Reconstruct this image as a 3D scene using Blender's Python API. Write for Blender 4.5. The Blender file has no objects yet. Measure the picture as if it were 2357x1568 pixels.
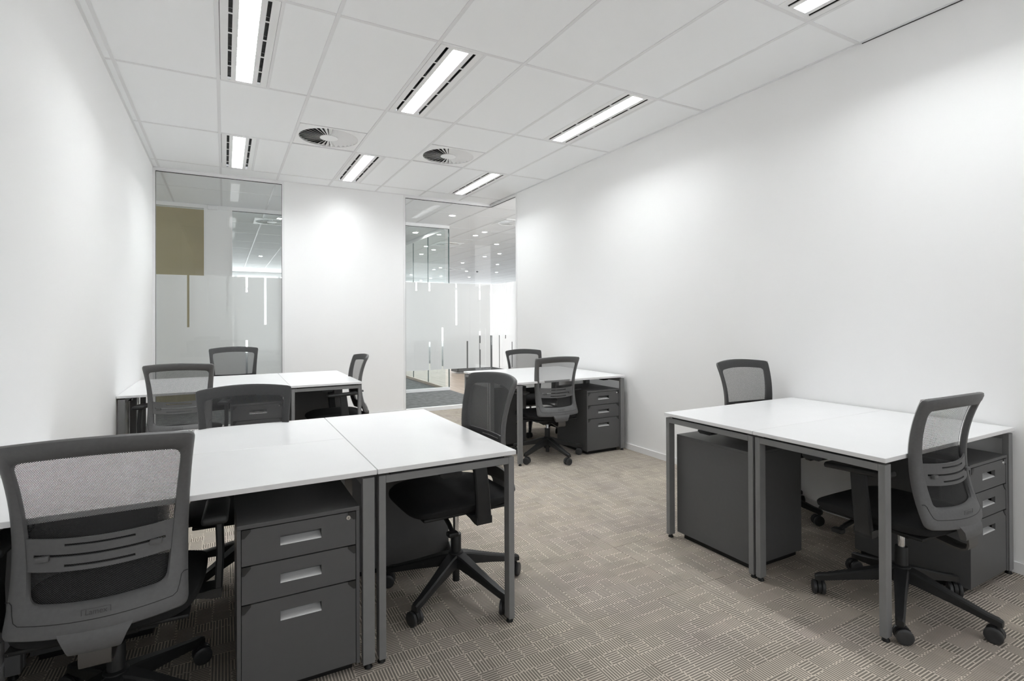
import bpy, bmesh, math, random
from mathutils import Vector, Matrix
random.seed(7)
R = math.radians
scene = bpy.context.scene
COL = scene.collection

# ------------------------------------------------------------------ camera
HC = 1.2663
F, YAW, PITCH, ROLL, CY = 1212.2932, 0.4996, 0.0053, -0.0042, 728.5975
cam = bpy.data.cameras.new('camera')
cam.sensor_fit = 'HORIZONTAL'; cam.sensor_width = 36.0
cam.lens = 36.0 * F / 2357.0
cam.shift_y = (CY - 784.0) / 2357.0
cam.clip_start = 0.02; cam.clip_end = 200
co = bpy.data.objects.new('camera', cam); COL.objects.link(co)
right = Vector((math.cos(YAW), -math.sin(YAW), 0)); fw = Vector((math.sin(YAW), math.cos(YAW), 0)); up = Vector((0, 0, 1))
f2 = math.cos(PITCH) * fw + math.sin(PITCH) * up
u2 = -math.sin(PITCH) * fw + math.cos(PITCH) * up
r3 = math.cos(ROLL) * right + math.sin(ROLL) * u2
u3 = -math.sin(ROLL) * right + math.cos(ROLL) * u2
m = Matrix((r3, u3, -f2)).transposed().to_4x4(); m.translation = Vector((0, 0, HC))
co.matrix_world = m
scene.camera = co

# ------------------------------------------------------------------ world, exposure, light strengths
world = bpy.data.worlds.new('world'); scene.world = world; world.use_nodes = True
world.node_tree.nodes['Background'].inputs[0].default_value = (0.9, 0.95, 1.0, 1)
world.node_tree.nodes['Background'].inputs[1].default_value = 0.6
vs = scene.view_settings
vs.view_transform = 'Standard'; vs.look = 'None'; vs.gamma = 1.0; vs.use_curve_mapping = False
vs.exposure = 0.07
LAMP = 64.0          # fluorescent troffers
DOWN = 380.0          # downlights of the open office
SKYWIN = 3.8         # daylit windows of the open office
for a, v in (('max_bounces', 14), ('diffuse_bounces', 14), ('glossy_bounces', 5), ('transmission_bounces', 8), ('transparent_max_bounces', 24)):
    try: setattr(scene.cycles, a, v)
    except Exception: pass

# ------------------------------------------------------------------ materials
MATS = {}
def _new(name):
    mt = bpy.data.materials.new(name); mt.use_nodes = True
    nt = mt.node_tree; nt.nodes.clear()
    out = nt.nodes.new('ShaderNodeOutputMaterial')
    MATS[name] = mt
    return mt, nt, out
def N(nt, t, **kw):
    n = nt.nodes.new(t)
    for k, v in kw.items(): setattr(n, k, v)
    return n
def mth(nt, op, a, b=None, c=None):
    n = nt.nodes.new('ShaderNodeMath'); n.operation = op
    for i, x in enumerate((a, b, c)):
        if x is None: continue
        if isinstance(x, (int, float)): n.inputs[i].default_value = x
        else: nt.links.new(x, n.inputs[i])
    return n.outputs[0]
def plain(name, col, rough=0.5, metal=0.0, spec=0.5, noise=0.0, nscale=40.0, bump=0.0, bscale=300.0, rnoise=0.0):
    mt, nt, out = _new(name)
    b = N(nt, 'ShaderNodeBsdfPrincipled')
    if isinstance(col, (int, float)): col = (col, col, col)
    b.inputs['Base Color'].default_value = (*col, 1)
    b.inputs['Roughness'].default_value = rough; b.inputs['Metallic'].default_value = metal
    b.inputs['Specular IOR Level'].default_value = spec
    tc = N(nt, 'ShaderNodeTexCoord')
    if noise > 0 or rnoise > 0:
        n = N(nt, 'ShaderNodeTexNoise'); n.inputs['Scale'].default_value = nscale; n.inputs['Detail'].default_value = 4
        nt.links.new(tc.outputs['Object'], n.inputs['Vector'])
        if noise > 0:
            mr = N(nt, 'ShaderNodeMapRange'); mr.inputs[1].default_value = 0.3; mr.inputs[2].default_value = 0.7
            mr.inputs[3].default_value = 1 - noise; mr.inputs[4].default_value = 1 + noise
            nt.links.new(n.outputs['Fac'], mr.inputs[0])
            vm = N(nt, 'ShaderNodeVectorMath', operation='SCALE'); vm.inputs[0].default_value = col
            nt.links.new(mr.outputs[0], vm.inputs['Scale']); nt.links.new(vm.outputs[0], b.inputs['Base Color'])
        if rnoise > 0:
            mr = N(nt, 'ShaderNodeMapRange'); mr.inputs[1].default_value = 0.3; mr.inputs[2].default_value = 0.7
            mr.inputs[3].default_value = rough - rnoise; mr.inputs[4].default_value = rough + rnoise
            nt.links.new(n.outputs['Fac'], mr.inputs[0]); nt.links.new(mr.outputs[0], b.inputs['Roughness'])
    if bump > 0:
        n = N(nt, 'ShaderNodeTexNoise'); n.inputs['Scale'].default_value = bscale; n.inputs['Detail'].default_value = 3
        nt.links.new(tc.outputs['Object'], n.inputs['Vector'])
        bp = N(nt, 'ShaderNodeBump'); bp.inputs['Strength'].default_value = bump; bp.inputs['Distance'].default_value = 0.002
        nt.links.new(n.outputs['Fac'], bp.inputs['Height']); nt.links.new(bp.outputs[0], b.inputs['Normal'])
    nt.links.new(b.outputs[0], out.inputs[0])
    return mt
def emis(name, col, s):
    mt, nt, out = _new(name)
    e = N(nt, 'ShaderNodeEmission'); e.inputs[0].default_value = (*col, 1); e.inputs[1].default_value = s
    nt.links.new(e.outputs[0], out.inputs[0]); return mt

plain('wall_paint', (0.92, 0.92, 0.92), 0.6, spec=0.3, bump=0.05, bscale=250)
plain('trim_white', (0.84, 0.84, 0.845), 0.4)
plain('ceiling_tile', (0.945, 0.955, 0.965), 0.8, spec=0.2, bump=0.1, bscale=500)
plain('t_bar', (0.80, 0.80, 0.81), 0.45)
plain('lamp_housing', (0.86, 0.86, 0.86), 0.4)
plain('slot_dark', 0.012, 0.5, rnoise=0.1)
emis('lamp_lens', (0.965, 0.99, 1.0), LAMP)
plain('plenum_dark', 0.008, 0.7)
plain('diffuser_white', (0.9, 0.9, 0.9), 0.4)
plain('desk_laminate', (0.81, 0.81, 0.815), 0.28, noise=0.01, nscale=8, spec=0.5)
plain('desk_edge', (0.86, 0.86, 0.86), 0.4)
plain('frame_metal', (0.195, 0.195, 0.197), 0.42, noise=0.03, nscale=30, bump=0.02, bscale=900)
plain('black_plastic', 0.010, 0.45, spec=0.3, noise=0.1, nscale=60)
plain('pedestal_metal', (0.105, 0.105, 0.106), 0.42, spec=0.25, noise=0.02, nscale=50, bump=0.03, bscale=900)
plain('pedestal_cap', 0.02, 0.4)
plain('handle_silver', (0.85, 0.85, 0.85), 0.35, metal=0.1)
plain('chrome', (0.75, 0.75, 0.76), 0.12, metal=1.0)
plain('lock_steel', (0.7, 0.7, 0.7), 0.2, metal=0.9)
plain('chair_plastic', (0.105, 0.105, 0.106), 0.5, noise=0.06, nscale=90, bump=0.04, bscale=1200)
plain('groove_dark', 0.012, 0.6)
plain('logo_dark', 0.05, 0.55)  # logo tone, darker than the frame plastic
plain('base_plastic', (0.018, 0.0184, 0.019), 0.42, spec=0.35, noise=0.1, nscale=40)
plain('caster_plastic', (0.032, 0.033, 0.035), 0.42, noise=0.1, nscale=40)
plain('seat_fabric', (0.012, 0.012, 0.0125), 0.85, noise=0.2, nscale=400, bump=0.25, bscale=900, spec=0.3)
plain('bracket_steel', (0.10, 0.095, 0.09), 0.4, metal=0.4)
plain('gasket', 0.03, 0.5)
plain('corridor_carpet', (0.23, 0.235, 0.24), 0.9, noise=0.25, nscale=12, spec=0.1)
plain('tan_panel', (0.50, 0.40, 0.25), 0.6, noise=0.05, nscale=3)
plain('office_white', (0.88, 0.88, 0.88), 0.6)
plain('office_dark', 0.07, 0.5)
plain('glass_edge', (0.03, 0.07, 0.075), 0.2)
emis('downlight_lens', (1, 0.98, 0.95), DOWN)
emis('room_fill_daylight', (0.97, 0.99, 1.0), 1.15)  # glow of the unseen window wall, fills the room
emis('daylight_window', (0.97, 0.99, 1.0), SKYWIN)

def wood():
    mt, nt, out = _new('wood_floor')
    b = N(nt, 'ShaderNodeBsdfPrincipled'); b.inputs['Roughness'].default_value = 0.4
    tc = N(nt, 'ShaderNodeTexCoord'); mp = N(nt, 'ShaderNodeMapping'); mp.inputs['Scale'].default_value = (8, 0.9, 1)
    nt.links.new(tc.outputs['Object'], mp.inputs[0])
    n = N(nt, 'ShaderNodeTexNoise'); n.inputs['Scale'].default_value = 2; n.inputs['Detail'].default_value = 6
    nt.links.new(mp.outputs[0], n.inputs['Vector'])
    cr = N(nt, 'ShaderNodeValToRGB'); cr.color_ramp.elements[0].color = (0.46, 0.36, 0.28, 1); cr.color_ramp.elements[1].color = (0.62, 0.51, 0.42, 1)
    cr.color_ramp.elements[0].position = 0.3; cr.color_ramp.elements[1].position = 0.7
    nt.links.new(n.outputs['Fac'], cr.inputs[0]); nt.links.new(cr.outputs[0], b.inputs['Base Color']); nt.links.new(b.outputs[0], out.inputs[0])
wood()

def carpet():
    mt, nt, out = _new('carpet')
    b = N(nt, 'ShaderNodeBsdfPrincipled'); b.inputs['Roughness'].default_value = 0.95; b.inputs['Specular IOR Level'].default_value = 0.1
    tc = N(nt, 'ShaderNodeTexCoord'); oi = N(nt, 'ShaderNodeObjectInfo')
    bs = 0.5169 / 8
    sep = N(nt, 'ShaderNodeSeparateXYZ'); nt.links.new(tc.outputs['Object'], sep.inputs[0])
    px = mth(nt, 'DIVIDE', mth(nt, 'ADD', sep.outputs[0], 0.5169 / 2), bs)
    py = mth(nt, 'DIVIDE', mth(nt, 'ADD', sep.outputs[1], 0.5169 / 2), bs)
    cx, cy = mth(nt, 'FLOOR', px), mth(nt, 'FLOOR', py)
    fx, fy = mth(nt, 'FRACT', px), mth(nt, 'FRACT', py)
    cb = N(nt, 'ShaderNodeCombineXYZ'); nt.links.new(cx, cb.inputs[0]); nt.links.new(cy, cb.inputs[1])
    nt.links.new(mth(nt, 'MULTIPLY', oi.outputs['Random'], 97.0), cb.inputs[2])
    wn = N(nt, 'ShaderNodeTexWhiteNoise', noise_dimensions='3D'); nt.links.new(cb.outputs[0], wn.inputs['Vector'])
    sc = N(nt, 'ShaderNodeSeparateColor'); nt.links.new(wn.outputs['Color'], sc.inputs[0])
    sw = mth(nt, 'GREATER_THAN', sc.outputs[0], 0.5)          # stripe direction of this block
    inv = mth(nt, 'SUBTRACT', 1.0, sw)
    a = mth(nt, 'ADD', mth(nt, 'MULTIPLY', fx, sw), mth(nt, 'MULTIPLY', fy, inv))     # along
    c = mth(nt, 'ADD', mth(nt, 'MULTIPLY', fy, sw), mth(nt, 'MULTIPLY', fx, inv))     # across
    k = mth(nt, 'MULTIPLY', c, 6.0)
    ki, kf = mth(nt, 'FLOOR', k), mth(nt, 'FRACT', k)
    dark = mth(nt, 'MULTIPLY', mth(nt, 'GREATER_THAN', kf, 0.22), mth(nt, 'LESS_THAN', kf, 0.80))
    odd = mth(nt, 'MODULO', ki, 2.0)
    serp = mth(nt, 'GREATER_THAN', sc.outputs[1], 0.35)
    lo = mth(nt, 'LESS_THAN', a, 0.07); hi = mth(nt, 'GREATER_THAN', a, 0.93)
    close = mth(nt, 'ADD', mth(nt, 'MULTIPLY', lo, odd), mth(nt, 'MULTIPLY', hi, mth(nt, 'SUBTRACT', 1.0, odd)))
    close = mth(nt, 'MULTIPLY', close, serp)
    dark = mth(nt, 'MULTIPLY', dark, mth(nt, 'SUBTRACT', 1.0, close))
    # yarn fuzz + blotches
    n1 = N(nt, 'ShaderNodeTexNoise'); n1.inputs['Scale'].default_value = 420; n1.inputs['Detail'].default_value = 2
    geo = N(nt, 'ShaderNodeNewGeometry')
    nt.links.new(geo.outputs['Position'], n1.inputs['Vector'])
    n2 = N(nt, 'ShaderNodeTexNoise'); n2.inputs['Scale'].default_value = 5; n2.inputs['Detail'].default_value = 5
    nt.links.new(geo.outputs['Position'], n2.inputs['Vector'])
    n3 = N(nt, 'ShaderNodeTexNoise'); n3.inputs['Scale'].default_value = 2.2; n3.inputs['Detail'].default_value = 2
    nt.links.new(geo.outputs['Position'], n3.inputs['Vector'])
    mixc = N(nt, 'ShaderNodeMix', data_type='RGBA')
    mixc.inputs[6].default_value = (0.61, 0.545, 0.462, 1); mixc.inputs[7].default_value = (0.20, 0.178, 0.152, 1)
    fz = mth(nt, 'MULTIPLY_ADD', mth(nt, 'SUBTRACT', n1.outputs['Fac'], 0.5), 0.9, dark)
    cl = mth(nt, 'MINIMUM', mth(nt, 'MAXIMUM', fz, 0.0), 1.0)
    nt.links.new(cl, mixc.inputs[0])
    v = mth(nt, 'ADD', mth(nt, 'MULTIPLY_ADD', n2.outputs['Fac'], 0.5, 0.69), mth(nt, 'MULTIPLY', sc.outputs[2], 0.13))
    vm = N(nt, 'ShaderNodeVectorMath', operation='SCALE'); nt.links.new(mixc.outputs[2], vm.inputs[0]); nt.links.new(v, vm.inputs['Scale'])
    # faint lilac drift of the yarn colour
    mx2 = N(nt, 'ShaderNodeMix', data_type='RGBA', blend_type='MULTIPLY')
    mr = N(nt, 'ShaderNodeMapRange'); mr.inputs[1].default_value = 0.45; mr.inputs[2].default_value = 0.7; mr.inputs[3].default_value = 0; mr.inputs[4].default_value = 0.6
    nt.links.new(n3.outputs['Fac'], mr.inputs[0]); nt.links.new(mr.outputs[0], mx2.inputs[0])
    nt.links.new(vm.outputs[0], mx2.inputs[6]); mx2.inputs[7].default_value = (0.95, 0.94, 1.0, 1)
    nt.links.new(mx2.outputs[2], b.inputs['Base Color'])
    bp = N(nt, 'ShaderNodeBump'); bp.inputs['Strength'].default_value = 0.5; bp.inputs['Distance'].default_value = 0.002
    nt.links.new(mth(nt, 'SUBTRACT', n1.outputs['Fac'], mth(nt, 'MULTIPLY', dark, 0.5)), bp.inputs['Height'])
    nt.links.new(bp.outputs[0], b.inputs['Normal'])
    nt.links.new(b.outputs[0], out.inputs[0])
carpet()

def mesh_fabric():
    """woven mesh: dark yarn with a diamond grid of holes (uv in metres)"""
    mt, nt, out = _new('mesh_fabric')
    d = N(nt, 'ShaderNodeBsdfPrincipled'); d.inputs['Base Color'].default_value = (0.030, 0.030, 0.031, 1); d.inputs['Roughness'].default_value = 0.7
    t = N(nt, 'ShaderNodeBsdfTransparent')
    uv = N(nt, 'ShaderNodeUVMap', uv_map='UVMap'); sep = N(nt, 'ShaderNodeSeparateXYZ'); nt.links.new(uv.outputs[0], sep.inputs[0])
    mu, mv = mth(nt, 'DIVIDE', sep.outputs[0], 0.0060), mth(nt, 'DIVIDE', sep.outputs[1], 0.0046)
    a = mth(nt, 'FRACT', mth(nt, 'ADD', mu, mv))
    c = mth(nt, 'FRACT', mth(nt, 'SUBTRACT', mu, mv))
    a = mth(nt, 'SUBTRACT', a, 0.5); c = mth(nt, 'SUBTRACT', c, 0.5)
    r2 = mth(nt, 'ADD', mth(nt, 'MULTIPLY', a, a), mth(nt, 'MULTIPLY', c, c))
    hole = mth(nt, 'LESS_THAN', r2, 0.145)
    mx = N(nt, 'ShaderNodeMixShader'); nt.links.new(hole, mx.inputs[0]); nt.links.new(d.outputs[0], mx.inputs[1]); nt.links.new(t.outputs[0], mx.inputs[2])
    nt.links.new(mx.outputs[0], out.inputs[0])
mesh_fabric()

def glass(name, tint, refl=1.0):
    mt, nt, out = _new(name)
    t = N(nt, 'ShaderNodeBsdfTransparent'); t.inputs[0].default_value = (*tint, 1)
    g = N(nt, 'ShaderNodeBsdfGlossy'); g.inputs['Roughness'].default_value = 0.0; g.inputs[0].default_value = (1, 1, 1, 1)
    fr = N(nt, 'ShaderNodeFresnel'); fr.inputs[0].default_value = 1.45
    mx = N(nt, 'ShaderNodeMixShader'); gg = N(nt, 'ShaderNodeNewGeometry'); nt.links.new(mth(nt, 'MULTIPLY', fr.outputs[0], mth(nt, 'MULTIPLY', mth(nt, 'SUBTRACT', 1.0, gg.outputs['Backfacing']), refl)), mx.inputs[0]); nt.links.new(t.outputs[0], mx.inputs[1]); nt.links.new(g.outputs[0], mx.inputs[2])
    nt.links.new(mx.outputs[0], out.inputs[0])
glass('glass', (0.99, 0.993, 0.992)); glass('glass_green', (0.95, 0.975, 0.97))
def film():
    mt, nt, out = _new('frosted_film')
    d = N(nt, 'ShaderNodeBsdfDiffuse'); d.inputs[0].default_value = (0.72, 0.72, 0.725, 1)
    t = N(nt, 'ShaderNodeBsdfTranslucent'); t.inputs[0].default_value = (0.95, 0.95, 0.955, 1)
    mx = N(nt, 'ShaderNodeMixShader'); mx.inputs[0].default_value = 0.68
    nt.links.new(d.outputs[0], mx.inputs[1]); nt.links.new(t.outputs[0], mx.inputs[2])
    tr = N(nt, 'ShaderNodeBsdfTransparent'); mx2 = N(nt, 'ShaderNodeMixShader'); mx2.inputs[0].default_value = 0.02
    nt.links.new(mx.outputs[0], mx2.inputs[1]); nt.links.new(tr.outputs[0], mx2.inputs[2])
    nt.links.new(mx2.outputs[0], out.inputs[0])
film()

# ------------------------------------------------------------------ mesh helpers
class MB:
    def __init__(s): s.bm = bmesh.new()
    def box(s, x0, x1, y0, y1, z0, z1, bevel=0.0, seg=2, M=None):
        t = bmesh.new()
        bmesh.ops.create_cube(t, size=1)
        for v in t.verts: v.co = Vector(((x0 + x1) / 2 + v.co.x * (x1 - x0), (y0 + y1) / 2 + v.co.y * (y1 - y0), (z0 + z1) / 2 + v.co.z * (z1 - z0)))
        if bevel > 0: bmesh.ops.bevel(t, geom=list(t.edges), offset=bevel, segments=seg, profile=0.5, affect='EDGES')
        if M is not None: bmesh.ops.transform(t, matrix=M, verts=t.verts)
        s.add(t); return s
    def add(s, t):
        me = bpy.data.meshes.new('tmp'); t.to_mesh(me); t.free(); s.bm.from_mesh(me); bpy.data.meshes.remove(me)
    def cyl(s, p0, p1, r0, r1=None, seg=24):
        p0, p1 = Vector(p0), Vector(p1); r1 = r0 if r1 is None else r1
        t = bmesh.new(); d = p1 - p0
        bmesh.ops.create_cone(t, cap_ends=True, segments=seg, radius1=r0, radius2=r1, depth=d.length)
        q = Vector((0, 0, 1)).rotation_difference(d.normalized())
        bmesh.ops.transform(t, matrix=Matrix.Translation((p0 + p1) / 2) @ q.to_matrix().to_4x4(), verts=t.verts)
        s.add(t); return s
    def lathe(s, prof, seg=24, axis='Z', c=(0, 0, 0)):
        vs = []
        for (r, h) in prof:
            ring = []
            for i in range(seg):
                a = 2 * math.pi * i / seg; x, y = r * math.cos(a), r * math.sin(a)
                p = {'Z': (x, y, h), 'X': (h, x, y), 'Y': (x, h, y)}[axis]
                ring.append(s.bm.verts.new(Vector(p) + Vector(c)))
            vs.append(ring)
        for a, b in zip(vs, vs[1:]):
            for i in range(seg): s.bm.faces.new((a[i], a[(i + 1) % seg], b[(i + 1) % seg], b[i]))
        s.bm.faces.new(vs[0]); s.bm.faces.new(vs[-1]); return s
    def tube(s, pts, r, seg=6):
        pts = [Vector(p) for p in pts]; rings = []
        for i, p in enumerate(pts):
            d = (pts[min(i + 1, len(pts) - 1)] - pts[max(i - 1, 0)]).normalized()
            a = d.cross(Vector((0, 0, 1)));
            if a.length < 1e-4: a = d.cross(Vector((1, 0, 0)))
            a.normalize(); b = d.cross(a)
            rings.append([s.bm.verts.new(p + r * (math.cos(2 * math.pi * k / seg) * a + math.sin(2 * math.pi * k / seg) * b)) for k in range(seg)])
        for q, w in zip(rings, rings[1:]):
            for k in range(seg): s.bm.faces.new((q[k], q[(k + 1) % seg], w[(k + 1) % seg], w[k]))
        s.bm.faces.new(rings[0]); s.bm.faces.new(rings[-1]); return s
    def prism(s, poly, axis, a, b):
        def P(p, h): return {'Z': (p[0], p[1], h), 'X': (h, p[0], p[1]), 'Y': (p[0], h, p[1])}[axis]
        lo = [s.bm.verts.new(P(p, a)) for p in poly]; hi = [s.bm.verts.new(P(p, b)) for p in poly]
        n = len(poly)
        for i in range(n): s.bm.faces.new((lo[i], lo[(i + 1) % n], hi[(i + 1) % n], hi[i]))
        s.bm.faces.new(lo); s.bm.faces.new(hi); return s
    def quad(s, *p): s.bm.faces.new([s.bm.verts.new(q) for q in p]); return s
    def mesh(s, name, mat, smooth=False):
        bmesh.ops.recalc_face_normals(s.bm, faces=s.bm.faces)
        me = bpy.data.meshes.new(name); s.bm.to_mesh(me); s.bm.free()
        me.materials.append(MATS[mat])
        if smooth:
            for p in me.polygons: p.use_smooth = True
            try: me.set_sharp_from_angle(angle=R(38))
            except Exception: pass
        return me
    def build(s, name, mat, parent=None, loc=None, rz=0, smooth=False):
        return ob(name, s.mesh(name, mat, smooth), parent, loc, rz)
def ob(name, me, parent=None, loc=None, rz=0):
    o = bpy.data.objects.new(name, me); COL.objects.link(o)
    if parent is not None: o.parent = parent
    if loc is not None: o.location = loc
    if rz: o.rotation_euler = (0, 0, rz)
    return o
def thing(name, label, cat, loc=(0, 0, 0), rz=0, group=None):
    o = bpy.data.objects.new(name, None); COL.objects.link(o); o.location = loc; o.rotation_euler = (0, 0, rz)
    o.empty_display_size = 0.1
    o['label'] = label; o['category'] = cat
    if group: o['group'] = group
    return o
def tag(o, label, cat, group=None):
    o['label'] = label; o['category'] = cat
    if group: o['group'] = group
    return o
def struct(o): o['kind'] = 'structure'; return o
def copy_tree(o, parent=None):
    c = o.copy(); COL.objects.link(c)
    if parent is not None: c.parent = parent
    for ch in o.children: copy_tree(ch, c)
    return c
def sbox(name, mat, *a, **k): return struct(MB().box(*a, **k).build(name, mat))

# ------------------------------------------------------------------ room shell
XL, XR, YB, YF, H = -0.6912, 3.4436, 6.9485, -1.9, 2.9557
sbox('wall_left', 'wall_paint', XL - 0.12, XL, YF - 0.1, YB + 0.1, -0.02, H + 0.06)
sbox('wall_right', 'wall_paint', XR, XR + 0.1, YF - 0.1, 6.19, -0.02, H + 0.06)
sbox('wall_front', 'wall_paint', XL - 0.12, XR + 0.1, YF - 0.12, YF, -0.02, 0.12)
sbox('wall_front_head', 'wall_paint', XL - 0.12, XR + 0.1, YF - 0.12, YF, 2.62, H + 0.06)
w0 = struct(bpy.data.objects.new('fill_window', None)); COL.objects.link(w0)  # unseen window behind the camera, made full height to brighten the ceiling
for i_ in range(4):
    xa = XL + i_ * (XR - XL) / 4; xc = xa + (XR - XL) / 4
    MB().box(xa + 0.03, xc - 0.03, YF - 0.06, YF - 0.05, 0.15, 2.59).build('pane', 'room_fill_daylight', w0)
fr_ = MB()
for i_ in range(5):
    xm_ = XL + i_ * (XR - XL) / 4; fr_.box(xm_ - 0.03, xm_ + 0.03, YF - 0.09, YF - 0.01, 0.12, 2.62)
fr_.box(XL, XR, YF - 0.09, YF - 0.01, 0.12, 0.15); fr_.box(XL, XR, YF - 0.09, YF - 0.01, 2.59, 2.62)
fr_.build('window_frame', 'trim_white', w0)
sbox('wall_back', 'wall_paint', 0.640, 2.125, YB, YB + 0.10, -0.02, H + 0.06)
# baseboards
BH = 0.056
sbox('baseboard_left', 'trim_white', XL, XL + 0.010, YF, YB, 0.0, BH, bevel=0.002)
sbox('baseboard_right', 'trim_white', XR - 0.010, XR, YF, 6.19, 0.0, BH, bevel=0.002)
sbox('baseboard_back', 'trim_white', 0.64, 2.125, YB - 0.010, YB, 0.0, BH, bevel=0.002)
# wall angles where the ceiling meets the walls
sbox('trim_1', 't_bar', XL, XL + 0.018, YF, YB, H - 0.002, H + 0.004)
sbox('trim_2', 't_bar', XR - 0.018, XR, YF, 6.19, H - 0.002, H + 0.004)
sbox('trim_3', 't_bar', XL, XR, YB - 0.018, YB, H - 0.002, H + 0.004)
sbox('shadow_gap', 'gasket', XR - 0.004, XR - 0.0005, YF, 1.8, H - 0.006, H - 0.002)  # dark strip standing in for the shadow gap along the ceiling

# floor: slab with carpet tiles laid edge to edge
floor = sbox('floor', 'gasket', XL, XR, YF, YB, -0.03, -0.007)
TS = (XR - XL) / 8
tile = MB()
h = TS / 2
tile.box(-h + 0.0003, h - 0.0003, -h + 0.0003, h - 0.0003, -0.007, 0.0, bevel=0.0012, seg=1)
tile_me = tile.mesh('carpet_tile', 'carpet')
ny = int(math.ceil((YB - 0.2) / TS))
for i in range(8):
    for j in range(ny):
        y1 = YB - j * TS
        o = ob('carpet_tile', tile_me, floor, (XL + (i + 0.5) * TS, y1 - h, 0), random.choice((0, 1, 2, 3)) * math.pi / 2)
# behind the camera
MB().box(XL, XR, YF, YB - ny * TS, -0.007, 0.0).build('carpet_strip', 'carpet', floor)

# ceiling: slab, tiles, tee bars
X1, SX, Y0, DY = -0.631, 0.5943, 4.2168, 1.2
XK = [X1 + k * SX for k in range(7)]
YJ = [Y0 + j * DY for j in range(-5, 3)]
ceiling = sbox('ceiling', 'plenum_dark', XL - 0.1, XR + 0.1, YF - 0.1, YB + 0.1, 3.12, 3.16)
TB = 0.0115
xb = [XL + 0.016 - TB] + XK + [XR - 0.016 + TB]
yb = [YF] + YJ + [YB - 0.016 + TB]
fixtures = set()
LAMPS = [(1, 'l'), (3, 'l'), (5, 'r')]       # column of cells (between XK[c] and XK[c+1]), side of the cell
def is_lamp(c, j):    # j: cell between YJ[j] and YJ[j+1]
    return (c in (1, 3, 5) and j in (4, 6)) or (c, j) == (5, 2)
LW = 0.296
cache = {}
def add_tile(x0, x1, y0, y1, zt=0.003, th=0.014):
    w, d = round(x1 - x0, 4), round(y1 - y0, 4)
    if w < 0.005 or d < 0.005: return
    if (w, d) not in cache:
        cache[(w, d)] = MB().box(-w / 2, w / 2, -d / 2, d / 2, 0, th, bevel=0.0012, seg=1).mesh('ceiling_tile', 'ceiling_tile')
    ob('ceiling_tile', cache[(w, d)], ceiling, ((x0 + x1) / 2, (y0 + y1) / 2, H + zt))
for a in range(len(xb) - 1):
    for b in range(len(yb) - 1):
        x0, x1, y0, y1 = xb[a] + TB, xb[a + 1] - TB, yb[b] + TB, yb[b + 1] - TB
        c, j = a - 1, b - 1
        if 0 <= j < 7 and is_lamp(c, j):
            if c == 5: add_tile(x0, x1 - LW + 0.004, y0, y1)
            else: add_tile(x0 + LW - 0.004 + 0.02, x1, y0, y1)
        elif c in (2, 4) and j == 5:
            add_tile(x0, x1, y0, y1 - 0.592)
        else: add_tile(x0, x1, y0, y1)
for x in XK:
    MB().box(x - TB, x + TB, YF, YB - 0.016, H, H + 0.03, bevel=0.0008, seg=1).build('t_bar', 't_bar', ceiling)
for y in YJ:
    for a in range(len(xb) - 1):
        MB().box(xb[a] + TB + 0.0006, xb[a + 1] - TB - 0.0006, y - TB, y + TB, H + 0.0006, H + 0.03).build('cross_tee', 't_bar', ceiling)
for c in (1, 3):       # short tee beside each lamp
    for j in (4, 6):
        x = XK[c] + TB + LW + 0.008
        MB().box(x - TB + 0.002, x + TB - 0.002, YJ[j] + TB, YJ[j + 1] - TB, H + 0.0006, H + 0.03).build('cross_tee', 't_bar', ceiling)

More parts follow.
